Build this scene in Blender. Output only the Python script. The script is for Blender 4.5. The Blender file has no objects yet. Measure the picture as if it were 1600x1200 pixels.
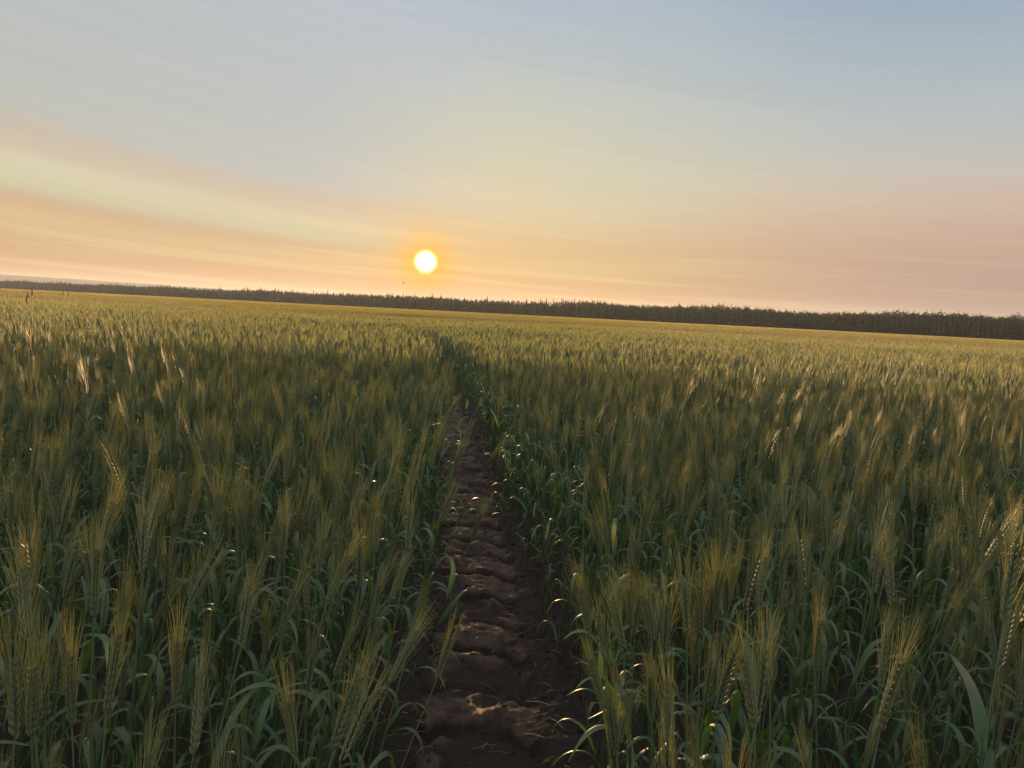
import bpy, math, random
import numpy as np
from mathutils import Vector, Matrix, Euler

R = math.radians
S = bpy.context.scene
COL = S.collection
random.seed(7)

# ------------------------------------------------------------------ camera
CAM_H = 1.45
PITCH, ROLL = R(5.2), R(2.9)
FPX = 1202.0                       # focal length in pixels of the 1600 px wide photograph
cp, sp = math.cos(PITCH), math.sin(PITCH)
cr, sr = math.cos(ROLL), math.sin(ROLL)
r0, u0, F = Vector((1, 0, 0)), Vector((0, sp, cp)), Vector((0, cp, -sp))
CR, CU = r0 * cr + u0 * sr, u0 * cr - r0 * sr
CAMP = Vector((0, 0, CAM_H))
cam_d = bpy.data.cameras.new('camera')
cam = bpy.data.objects.new('camera', cam_d)
COL.objects.link(cam)
cam.matrix_world = Matrix(((CR.x, CU.x, -F.x, 0), (CR.y, CU.y, -F.y, 0), (CR.z, CU.z, -F.z, CAM_H), (0, 0, 0, 1)))
cam_d.sensor_width = 36
cam_d.lens = 36 * FPX / 1600
cam_d.clip_start, cam_d.clip_end = 0.05, 20000
S.camera = cam


def ray(u, v):
    """direction of a place in the photograph"""
    return (F + CR * ((u - 800) / FPX) + CU * ((600 - v) / FPX)).normalized()


def on_ground(u, v, z=0.0):
    d = ray(u, v)
    return CAMP + d * ((z - CAM_H) / d.z)


def project(p):
    q = Vector(p) - CAMP
    z = q.dot(F)
    if z < 0.05:
        return None
    return 800 + FPX * q.dot(CR) / z, 600 - FPX * q.dot(CU) / z, z


# ------------------------------------------------------------------ sun and sky
SUN = ray(665, 409)
SUN_EL, SUN_AZ = math.asin(SUN.z), math.atan2(SUN.x, SUN.y)
sun_d = bpy.data.lights.new('sun', 'SUN')
sun_d.energy, sun_d.angle, sun_d.color = 5.0, R(0.53), (1.0, 0.57, 0.25)
sun = bpy.data.objects.new('sun', sun_d)
COL.objects.link(sun)
sun.rotation_euler = SUN.to_track_quat('Z', 'Y').to_euler()

S.view_settings.view_transform = 'Standard'
S.view_settings.look = 'None'
S.view_settings.exposure = 1.0
S.view_settings.gamma = 1.0
S.view_settings.use_curve_mapping = False
S.cycles.max_bounces = 7
S.cycles.diffuse_bounces = 5
S.cycles.glossy_bounces = 2
S.cycles.transmission_bounces = 3
S.cycles.transparent_max_bounces = 4
S.cycles.volume_bounces = 0
S.cycles.caustics_reflective = False
S.cycles.caustics_refractive = False
S.cycles.use_denoising = True
S.cycles.sample_clamp_direct = 4.0
S.cycles.sample_clamp_indirect = 3.0


def lin(c):
    return tuple(((x / 255) / 12.92 if x / 255 <= 0.04045 else ((x / 255 + 0.055) / 1.055) ** 2.4) for x in c) + (1.0,)


class NT:
    """small helper to write node trees"""
    def __init__(self, tree):
        self.t = tree
        tree.nodes.clear()

    def n(self, kind, **kw):
        o = self.t.nodes.new(kind)
        for k, v in kw.items():
            if k.startswith('i_'):
                o.inputs[k[2:].replace('_', ' ')].default_value = v
            else:
                setattr(o, k, v)
        return o

    def l(self, a, b):
        self.t.links.new(a, b)

    def put(self, sock, v):
        if isinstance(v, (int, float)):
            sock.default_value = v
        elif isinstance(v, tuple):
            sock.default_value = v
        else:
            self.l(v, sock)

    def m(self, op, a, b=0.0, c=0.0, clamp=False):
        o = self.n('ShaderNodeMath', operation=op, use_clamp=clamp)
        for k, v in enumerate((a, b, c)):
            self.put(o.inputs[k], v)
        return o.outputs[0]

    def mr(self, v, a, b, c=0.0, d=1.0, smooth=True):
        o = self.n('ShaderNodeMapRange', interpolation_type='SMOOTHSTEP' if smooth else 'LINEAR')
        self.l(v, o.inputs[0])
        for k, x in zip((1, 2, 3, 4), (a, b, c, d)):
            o.inputs[k].default_value = x
        return o.outputs[0]

    def mix(self, f, a, b, mode='MIX'):
        o = self.n('ShaderNodeMix', data_type='RGBA', blend_type=mode)
        self.put(o.inputs[0], f)
        self.put(o.inputs[6], a)
        self.put(o.inputs[7], b)
        return o.outputs[2]

    def ramp(self, f, stops):
        o = self.n('ShaderNodeValToRGB')
        e = o.color_ramp.elements
        while len(e) < len(stops):
            e.new(0.5)
        for el, (p, c) in zip(e, stops):
            el.position, el.color = p, c
        self.l(f, o.inputs[0])
        return o.outputs[0]

    def noise(self, vec, scale, detail=3, rough=0.5, dist=0.0):
        o = self.n('ShaderNodeTexNoise')
        o.inputs['Scale'].default_value = scale
        o.inputs['Detail'].default_value = detail
        o.inputs['Roughness'].default_value = rough
        o.inputs['Distortion'].default_value = dist
        if vec is not None:
            self.l(vec, o.inputs['Vector'])
        return o.outputs[0]


world = bpy.data.worlds.new('World')
S.world = world
world.use_nodes = True
w = NT(world.node_tree)
tc = w.n('ShaderNodeTexCoord')
nrm = w.n('ShaderNodeVectorMath', operation='NORMALIZE')
w.l(tc.outputs['Generated'], nrm.inputs[0])
sep = w.n('ShaderNodeSeparateXYZ')
w.l(nrm.outputs[0], sep.inputs[0])
el = w.m('MULTIPLY', w.m('ARCSINE', sep.outputs[2]), 57.29578)             # degrees above the horizon
az = w.m('MULTIPLY', w.m('ARCTAN2', sep.outputs[0], sep.outputs[1]), 57.29578)
# high thin cloud: long streaks that dip towards the right
cmb = w.n('ShaderNodeCombineXYZ')
slope = w.m('ADD', el, w.m('MULTIPLY', az, w.mr(el, 0, 14, 0.03, 0.13)))
w.l(w.m('MULTIPLY', az, 0.028), cmb.inputs[0])
w.l(w.m('MULTIPLY', slope, 0.42), cmb.inputs[1])
streak = w.noise(cmb.outputs[0], 1.0, 4, 0.45, 0.3)
cmb2 = w.n('ShaderNodeCombineXYZ')
w.l(w.m('MULTIPLY', az, 0.032), cmb2.inputs[0])
w.l(w.m('MULTIPLY', slope, 2.1), cmb2.inputs[1])
cmb2.inputs[2].default_value = 3.7
fine = w.noise(cmb2.outputs[0], 1.0, 3, 0.5, 0.2)
soft = w.noise(nrm.outputs[0], 3.0, 2, 0.5)
wob = w.m('MULTIPLY', w.m('SUBTRACT', streak, 0.5), w.mr(el, 0.5, 14, 0.8, 2.4))
e2 = w.m('ADD', w.m('ADD', el, wob), w.m('MULTIPLY', w.m('SUBTRACT', soft, 0.5), 1.5))
t = w.m('DIVIDE', e2, 90.0, clamp=True)


def st(l):
    return [(max(0.0, d / 90.0), lin(c)) for d, c in l]


def lift(x):
    # the streaks sink towards the right: the same band stands lower near the sun
    return w.m('DIVIDE', w.m('DIVIDE', e2, w.mr(az, -33, -5, 1.0, 0.64, False)), 90.0, clamp=True)


rl = w.ramp(lift(0), st([(0, (220, 164, 116)), (2.2, (224, 173, 126)), (3.6, (226, 188, 141)), (4.6, (233, 203, 152)), (5.2, (223, 187, 147)), (5.8, (216, 191, 156)), (6.3, (215, 210, 174)),
                         (7.9, (220, 214, 186)), (8.8, (213, 201, 177)), (9.9, (205, 193, 176)), (11.6, (194, 198, 194)), (20, (190, 199, 203)), (34, (190, 202, 216)), (60, (228, 232, 240)), (90, (228, 232, 240))]))
rc = w.ramp(t, st([(0, (226, 166, 112)), (2.5, (230, 182, 124)), (3.7, (236, 206, 146)), (4.6, (229, 193, 143)), (6.0, (226, 203, 161)), (8.2, (217, 209, 179)),
                   (11, (211, 210, 188)), (15, (201, 207, 200)), (18.5, (189, 200, 206)), (22, (180, 195, 212)), (34, (180, 196, 214)), (60, (228, 232, 240)), (90, (228, 232, 240))]))
rr = w.ramp(t, st([(0, (186, 156, 156)), (2.5, (196, 161, 153)), (5.3, (207, 173, 156)), (8.1, (212, 187, 168)), (10.5, (206, 198, 188)), (13.2, (191, 198, 201)),
                   (17, (174, 190, 201)), (21, (156, 178, 197)), (34, (165, 186, 208)), (60, (228, 232, 240)), (90, (228, 232, 240))]))  # the overhead stops, out of view, are brightened as added fill for the field
base = w.mix(w.mr(az, -17, 1), rl, rc)
base = w.mix(w.mr(az, 2, 30), base, rr)
shade = w.m('ADD', w.mr(el, 0, 9, 0.67, 0.94), w.m('MULTIPLY', w.m('SUBTRACT', fine, 0.5), 0.10))
line = w.m('MULTIPLY', w.mr(fine, 0.50, 0.60), w.mr(el, 7.5, 4.0, 0.0, 0.6))
base = w.mix(line, base, w.mix(w.mr(az, 5, 30), lin((242, 216, 156)), lin((214, 184, 160))))
vs = w.n('ShaderNodeVectorMath', operation='SCALE')
w.l(base, vs.inputs[0])
w.l(shade, vs.inputs['Scale'])
# behind the viewer the unseen sky is brightened to add fill light
back = w.mr(sep.outputs[1], -0.35, 0.45)
sky_c = w.mix(back, (1.14, 1.12, 1.13, 1), vs.outputs[0])
# aureole and the disc of the sun itself
dot = w.n('ShaderNodeVectorMath', operation='DOT_PRODUCT')
w.l(nrm.outputs[0], dot.inputs[0])
dot.inputs[1].default_value = SUN
ang = w.m('MULTIPLY', w.m('ARCCOSINE', w.m('MINIMUM', dot.outputs['Value'], 1.0)), 57.29578)
wide = w.m('EXPONENT', w.m('MULTIPLY', ang, -0.42))
mid = w.m('EXPONENT', w.m('MULTIPLY', w.m('MULTIPLY', ang, ang), -0.28))
core = w.m('EXPONENT', w.m('MULTIPLY', w.m('POWER', w.m('DIVIDE', ang, 0.66), 4.0), -1.0))


def addc(a, f, c):
    s_ = w.n('ShaderNodeVectorMath', operation='SCALE')
    s_.inputs[0].default_value = c
    w.l(f, s_.inputs['Scale'])
    o = w.n('ShaderNodeVectorMath', operation='ADD')
    w.l(a, o.inputs[0])
    w.l(s_.outputs[0], o.inputs[1])
    return o.outputs[0]


c = addc(sky_c, wide, (0.10, 0.0, -0.06))
c = addc(c, mid, (0.30, -0.02, -0.25))
c = addc(c, core, (6.0, 4.6, 2.6))
bg = w.n('ShaderNodeBackground', i_Strength=0.465)
w.l(c, bg.inputs['Color'])
sky = w.n('ShaderNodeTexSky', sky_type='NISHITA', sun_disc=False, sun_elevation=SUN_EL, sun_rotation=SUN_AZ)
sky.air_density, sky.dust_density = 1.0, 2.0
bg2 = w.n('ShaderNodeBackground', i_Strength=0.0015)
w.l(sky.outputs[0], bg2.inputs['Color'])
ad = w.n('ShaderNodeAddShader')
w.l(bg.outputs[0], ad.inputs[0])
w.l(bg2.outputs[0], ad.inputs[1])
wo = w.n('ShaderNodeOutputWorld')
w.l(ad.outputs[0], wo.inputs['Surface'])
world.cycles.sampling_method = 'MANUAL'
world.cycles.sample_map_resolution = 1024


# ------------------------------------------------------------------ tagging and mesh helpers
def tag(o, label=None, cat=None, group=None, kind=None):
    for k, v in (('label', label), ('category', cat), ('group', group), ('kind', kind)):
        if v:
            o[k] = v
    return o


def mesh(name, V, T, mats, mi=None, var=None, smooth=True, quads=False):
    """V (n,3), T (m,3 or 4), mi material slot per face, var a value per vertex"""
    V, T = np.asarray(V, np.float32), np.asarray(T, np.int32)
    k = T.shape[1]
    me = bpy.data.meshes.new(name)
    me.vertices.add(len(V))
    me.vertices.foreach_set('co', V.ravel())
    me.loops.add(T.size)
    me.loops.foreach_set('vertex_index', T.ravel())
    me.polygons.add(len(T))
    me.polygons.foreach_set('loop_start', np.arange(0, T.size, k, dtype=np.int32))
    if mi is not None:
        me.polygons.foreach_set('material_index', np.asarray(mi, np.int32))
    me.polygons.foreach_set('use_smooth', np.full(len(T), smooth))
    for m_ in mats:
        me.materials.append(m_)
    if var is not None:
        a = me.attributes.new('var', 'FLOAT', 'POINT')
        a.data.foreach_set('value', np.asarray(var, np.float32))
    me.update(calc_edges=True)
    return me


def obj(name, me, parent=None, loc=None, link=True):
    o = bpy.data.objects.new(name, me)
    if link:
        COL.objects.link(o)
    if parent is not None:
        o.parent = parent
    if loc is not None:
        o.location = loc
    return o


def rnd_noise(x, y, seed=0):
    """value noise on arrays, 0..1"""
    x, y = np.asarray(x, float), np.asarray(y, float)
    xi, yi = np.floor(x).astype(np.int64), np.floor(y).astype(np.int64)
    fx, fy = x - xi, y - yi
    fx, fy = fx * fx * (3 - 2 * fx), fy * fy * (3 - 2 * fy)

    def h(a, b):
        n = (a * 374761393 + b * 668265263 + seed * 144665) & 0xffffffff
        n = ((n ^ (n >> 13)) * 1274126177) & 0xffffffff
        return ((n ^ (n >> 16)) & 0xffff) / 65535.0
    return (h(xi, yi) * (1 - fx) + h(xi + 1, yi) * fx) * (1 - fy) + (h(xi, yi + 1) * (1 - fx) + h(xi + 1, yi + 1) * fx) * fy


def fbm(x, y, seed=0, oct=4, gain=0.5):
    s, a, t_ = 0, 1.0, 0
    for k in range(oct):
        s = s + a * rnd_noise(np.asarray(x) * 2 ** k, np.asarray(y) * 2 ** k, seed + k)
        t_ += a
        a *= gain
    return s / t_


# ------------------------------------------------------------------ materials
def mat(name):
    m = bpy.data.materials.new(name)
    m.use_nodes = True
    return m, NT(m.node_tree)


def leafy(name, c1, c2, trans, rough, tcol=None, spec=0.5, var_amt=1.0, wear=None):
    """plant matter: diffuse with light showing through, varied from plant to plant"""
    m, a = mat(name)
    at = a.n('ShaderNodeAttribute', attribute_name='var')
    oi = a.n('ShaderNodeObjectInfo')
    v = a.m('FRACT', a.m('ADD', at.outputs['Fac'], oi.outputs['Random']))
    geo = a.n('ShaderNodeNewGeometry')
    ns = a.noise(geo.outputs['Position'], 35.0, 2)
    f = a.m('ADD', a.m('MULTIPLY', v, 0.7 * var_amt), a.m('MULTIPLY', ns, 0.4), clamp=True)
    col = a.mix(f, c1 + (1,), c2 + (1,))
    if wear:                                                   # yellowed stretches of a blade
        n6 = a.noise(geo.outputs['Position'], 9.0, 2)
        col = a.mix(a.mr(n6, 0.60, 0.72, 0.0, 0.65), col, (0.17, 0.15, 0.055, 1))
    p = a.n('ShaderNodeBsdfPrincipled')
    a.l(col, p.inputs['Base Color'])
    p.inputs['Roughness'].default_value = rough
    p.inputs['Specular IOR Level'].default_value = spec
    tr = a.n('ShaderNodeBsdfTranslucent')
    a.l(a.mix(1.0, col, (tcol or (1.2, 1.2, 0.5)) + (1,), 'MULTIPLY'), tr.inputs['Color'])
    mx = a.n('ShaderNodeMixShader')
    mx.inputs[0].default_value = trans
    a.l(p.outputs[0], mx.inputs[1])
    a.l(tr.outputs[0], mx.inputs[2])
    out = a.n('ShaderNodeOutputMaterial')
    a.l(mx.outputs[0], out.inputs['Surface'])
    return m


M_STEM = leafy('wheat_stem', (0.060, 0.105, 0.045), (0.11, 0.13, 0.06), 0.15, 0.45)
M_LEAF = leafy('wheat_leaf', (0.035, 0.085, 0.040), (0.075, 0.115, 0.045), 0.36, 0.44, (1.5, 1.7, 0.35), 0.5, 1.0, True)
M_EAR = leafy('wheat_ear', (0.085, 0.125, 0.070), (0.14, 0.16, 0.075), 0.18, 0.55, (1.3, 1.1, 0.4))
M_AWN = leafy('wheat_awn', (0.235, 0.270, 0.120), (0.375, 0.372, 0.170), 0.55, 0.42, (1.22, 1.12, 0.55), 0.5)
M_DRY = leafy('dry_straw', (0.22, 0.16, 0.08), (0.34, 0.25, 0.12), 0.2, 0.5)
M_AWN_FARLIT = leafy('awn_far_lit', (0.222, 0.228, 0.092), (0.325, 0.300, 0.122), 0.5, 0.45, (1.22, 1.08, 0.5), 0.5)   # awn copy for far wheat, toned darker and warmer to imitate low sunlight
WM = [M_STEM, M_LEAF, M_EAR, M_AWN, M_DRY, M_AWN_FARLIT]


def soil_mat():
    m, a = mat('damp_soil')
    geo = a.n('ShaderNodeNewGeometry')
    n1 = a.noise(geo.outputs['Position'], 6.0, 6, 0.6)
    n2 = a.noise(geo.outputs['Position'], 75.0, 6, 0.75)
    col = a.mix(n1, (0.014, 0.008, 0.006, 1), (0.046, 0.028, 0.021, 1))
    col = a.mix(a.m('MULTIPLY', a.mr(n2, 0.55, 0.75), 0.5), col, (0.12, 0.085, 0.065, 1))
    pad_light = a.n('ShaderNodeAttribute', attribute_name='var')       # pad tops painted lighter, groove shade put into the dark base colour
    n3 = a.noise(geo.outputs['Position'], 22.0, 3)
    col = a.mix(a.m('MULTIPLY', a.mr(pad_light.outputs['Fac'], 0.35, 0.95), a.mr(n3, 0.35, 0.6, 0.1, 0.8)), col, (0.115, 0.074, 0.056, 1))
    p = a.n('ShaderNodeBsdfPrincipled')
    a.l(col, p.inputs['Base Color'])
    a.l(a.mr(n1, 0.35, 0.65, 0.50, 0.92), p.inputs['Roughness'])
    p.inputs['Specular IOR Level'].default_value = 0.35
    b = a.n('ShaderNodeBump', i_Strength=1.0, i_Distance=0.02)
    a.l(a.m('ADD', n2, a.m('MULTIPLY', n1, 0.8)), b.inputs['Height'])
    a.l(b.outputs[0], p.inputs['Normal'])
    o = a.n('ShaderNodeOutputMaterial')
    a.l(p.outputs[0], o.inputs['Surface'])
    return m


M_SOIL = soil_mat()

# ------------------------------------------------------------------ the wheel track and the ground
cpts = [on_ground(u, v) for u, v in ((750, 1199), (748, 1000), (742, 880), (727, 760), (709, 665), (696, 600), (686, 555), (680, 527), (678.5, 510))]
CY = np.array([-30.0, 0.0] + [p.y for p in cpts[:5]] + [12.5, 15.0, 19.0, 24.0, 34.0, 60.0, 8000.0])
_x = cpts[4].x
CX = np.array([cpts[0].x + 0.02, cpts[0].x] + [p.x for p in cpts[:5]] + [_x - 0.36, _x - 0.80, _x - 1.7, _x - 3.2, _x - 7.0, _x - 18.0, _x - 3000.0])
print('TRACK', [tuple(round(c, 2) for c in p) for p in cpts])


def track_x(y):
    # centre line of the track, softened a little
    y = np.asarray(y, float)
    return (np.interp(y - 0.4, CY, CX) + np.interp(y, CY, CX) * 2 + np.interp(y + 0.4, CY, CX)) / 4


def swell(x, y):
    d = np.clip((np.hypot(x, y) - 25) / 120, 0, 1)
    return (fbm(np.asarray(x) / 90 + 3.3, np.asarray(y) / 60 + 1.7, 11, 2) - 0.5) * 0.55 * d * np.clip(1 - (np.hypot(x, y) - 350) / 200, 0.25, 1)


TW = 0.62
sy = [-30, -20, -12, -6, -3, -1, 0.3, 1.0]
y_ = 1.0
while y_ < 30:
    y_ += max(0.009, 0.0026 * y_ - 0.001)
    sy.append(y_)
while y_ < 11000:
    y_ *= 1.045
    sy.append(y_)
sy = np.array(sy)
tt = np.linspace(-TW, TW, 125)
Y, Tt = np.meshgrid(sy, tt, indexing='ij')
X = track_x(Y) + Tt
gz = 0.035 * (fbm(X * 5, Y * 5, 5, 4) - 0.5) + swell(X, Y)
near = np.clip(1 - (Y - 22) / 12, 0, 1) * np.clip((Y + 1) / 1, 0, 1)
wv = 0.05 * (fbm(Y * 0.9, Y * 0.9 + 7, 31, 2) - 0.5)
td = Tt - wv
warp = (fbm(X * 3.0, Y * 3.0, 17, 3) - 0.5) * 0.05
bow = 1.3 * td * td + 0.9 * np.clip(np.abs(td) - 0.12, 0, 1)                     # ribs bow away at the sides
ph = (Y + warp * 0.6 + bow + 0.03 * np.where(td > 0, 1, -1) * np.clip((np.abs(td) - 0.08) / 0.05, 0, 1)) / 0.33
fr = ph - np.floor(ph)
rib = np.clip(fr / 0.07, 0, 1) * np.clip((1 - fr) / 0.25, 0, 1)           # abrupt near edge, long far slope
inside = np.clip((0.235 - np.abs(td)) / 0.05, 0, 1)
berm = np.exp(-((np.abs(td) - 0.29) / 0.07) ** 2)
cl = fbm(X * 14, Y * 14, 23, 4, 0.6)
cl2 = fbm(X * 34, Y * 34, 29, 3, 0.6)
brk = np.clip((fbm(X * 4, Y * 4, 41, 3) - 0.30) / 0.2, 0.35, 1)
prof = -0.075 * inside + inside * rib * 0.056 * brk + berm * (0.005 + 0.035 * cl) + ((cl - 0.5) * 0.034 + (cl2 - 0.5) * 0.036) * (1 - 0.30 * inside)
edge = np.clip((TW - np.abs(Tt)) / 0.12, 0, 1)
Z = gz + prof * near * edge
n_r, n_c = Y.shape


def grid_tris(n_r, n_c, off=0):
    i = np.arange(n_r * n_c).reshape(n_r, n_c) + off
    return np.stack([i[:-1, :-1].ravel(), i[:-1, 1:].ravel(), i[1:, 1:].ravel(), i[1:, :-1].ravel()], 1)


TRACK_END = 60.0
ke = int(np.searchsorted(sy, TRACK_END))
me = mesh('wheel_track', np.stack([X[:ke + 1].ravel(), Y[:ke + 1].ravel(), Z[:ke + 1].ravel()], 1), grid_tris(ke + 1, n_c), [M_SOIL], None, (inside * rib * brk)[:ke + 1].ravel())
tag(obj('wheel_track', me), 'bare brown tractor wheel track with ribbed tyre prints running through the wheat', 'wheel track', None, 'structure')

side = np.array([0.05, 0.15, 0.4, 1, 2.5, 6, 14, 30, 60, 110, 200, 350, 600, 1000, 1800, 3200, 6000.0, 9500.0])
V, T, off = [], [], 0
for sgn in (-1, 1):
    tl = np.concatenate([[0], side]) * sgn + TW * sgn
    if sgn < 0:
        tl = tl[::-1]
    Yg, Tg = np.meshgrid(sy, tl, indexing='ij')
    Xg = track_x(Yg) + Tg
    Zg = 0.035 * (fbm(Xg * 5, Yg * 5, 5, 4) - 0.5) + swell(Xg, Yg)
    V.append(np.stack([Xg.ravel(), Yg.ravel(), Zg.ravel()], 1))
    T.append(grid_tris(len(sy), len(tl), off))
    off += Xg.size
Yf, Tf = Y[ke:, ::31], Tt[ke:, ::31]                          # far end, where the track is lost from sight
V.append(np.stack([(track_x(Yf) + Tf).ravel(), Yf.ravel(), Z[ke:, ::31].ravel()], 1))
T.append(grid_tris(Yf.shape[0], Yf.shape[1], off))
me = mesh('ground', np.concatenate(V), np.concatenate(T), [M_SOIL])
tag(obj('ground', me), 'flat brown farmland soil under the wheat reaching to the horizon', 'ground', None, 'structure')


def soil_z(x, y):
    """height of the soil at a place"""
    z = float(0.035 * (fbm(x * 5, y * 5, 5, 4) - 0.5) + swell(x, y))
    return z


# ------------------------------------------------------------------ wheat plants
class Geo:
    def __init__(self):
        self.V, self.T, self.M, self.n = [], [], [], 0

    def add(self, V, T, m):
        V, T = np.asarray(V, float).reshape(-1, 3), np.asarray(T, int).reshape(-1, 3)
        self.V.append(V)
        self.T.append(T + self.n)
        self.M.append(np.full(len(T), m))
        self.n += len(V)

    def arr(self):
        return np.concatenate(self.V), np.concatenate(self.T), np.concatenate(self.M)


def basis(d):
    d = d / np.linalg.norm(d)
    a = np.array([0, 0, 1.0]) if abs(d[2]) < 0.9 else np.array([1.0, 0, 0])
    x = np.cross(a, d)
    x /= np.linalg.norm(x)
    return x, np.cross(d, x), d


def tube(g, pts, rad, sides, m, tip=True):
    pts = np.asarray(pts, float)
    n = len(pts)
    V = []
    for k in range(n):
        d = pts[min(k + 1, n - 1)] - pts[max(k - 1, 0)]
        x, y, _ = basis(d)
        for s in range(sides):
            a = 2 * math.pi * s / sides
            V.append(pts[k] + (x * math.cos(a) + y * math.sin(a)) * rad[k])
    T = []
    for k in range(n - 1):
        for s in range(sides):
            a, b = k * sides + s, k * sides + (s + 1) % sides
            T += [(a, b, b + sides), (a, b + sides, a + sides)]
    g.add(V, T, m)


def ribbon(g, pts, wid, side, m, fold=0.25):
    """a leaf blade: three points across, folded along the midrib"""
    pts = np.asarray(pts, float)
    n = len(pts)
    V = []
    for k in range(n):
        d = pts[min(k + 1, n - 1)] - pts[max(k - 1, 0)]
        d /= np.linalg.norm(d)
        sd = side[k] - d * np.dot(side[k], d)
        sd /= np.linalg.norm(sd)
        up = np.cross(sd, d)
        hw = wid[k] / 2
        V += [pts[k] - sd * hw + up * hw * fold, pts[k], pts[k] + sd * hw + up * hw * fold]
    T = []
    for k in range(n - 1):
        for s in range(2):
            a = k * 3 + s
            T += [(a, a + 1, a + 4), (a, a + 4, a + 3)]
    g.add(V, T, m)


def flat_ribbon(g, pts, wid, side, m):
    V, T = [], []
    for k in range(len(pts)):
        V += [pts[k] - side * wid[k] / 2, pts[k] + side * wid[k] / 2]
    for k in range(len(pts) - 1):
        a = 2 * k
        T += [(a, a + 1, a + 3), (a, a + 3, a + 2)]
    g.add(V, T, m)


def drop(g, p, d, L, W, x, m, sides=5):
    """a plump pointed husk"""
    pr = ((0.0, 0.25), (0.22, 0.85), (0.5, 1.0), (0.8, 0.55), (1.0, 0.04))
    bx, by, d = basis(d)
    V = []
    for tt_, r in pr:
        c0 = p + d * L * tt_
        for s in range(sides):
            a = 2 * math.pi * s / sides
            V.append(c0 + (bx * math.cos(a) + by * math.sin(a)) * W * 0.5 * r)
    T = []
    for k in range(len(pr) - 1):
        for s in range(sides):
            a, b = k * sides + s, k * sides + (s + 1) % sides
            T += [(a, b, b + sides), (a, b + sides, a + sides)]
    g.add(V, T, m)


def leaf_curve(rng, z0, p0, L, n, stiff):
    azm = rng.uniform(0, 2 * math.pi)
    out = np.array([math.cos(azm), math.sin(azm), 0])
    th = R(rng.uniform(12, 30))
    end = R(rng.uniform(125, 178)) if rng.random() < stiff else R(rng.uniform(45, 95))
    start = rng.uniform(0.08, 0.35)
    pts, p = [p0.copy()], p0.copy()
    tw = rng.uniform(-1.2, 1.2)
    sd0 = np.cross(np.array([0, 0, 1.0]), out)
    sides = [sd0]
    for k in range(1, n):
        f = k / (n - 1)
        b = max(0, (f - start) / (1 - start))
        a = th + (end - th) * (b * b * (3 - 2 * b))
        dl = out * math.sin(a) + np.array([0, 0, math.cos(a)])
        dl = dl + sd0 * 0.18 * math.sin(f * 3 + tw)
        p = p + dl / np.linalg.norm(dl) * L / (n - 1)
        pts.append(p.copy())
        an = tw * f * f
        sides.append(sd0 * math.cos(an) + np.cross(dl, sd0) * math.sin(an))
    return np.array(pts), sides


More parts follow.
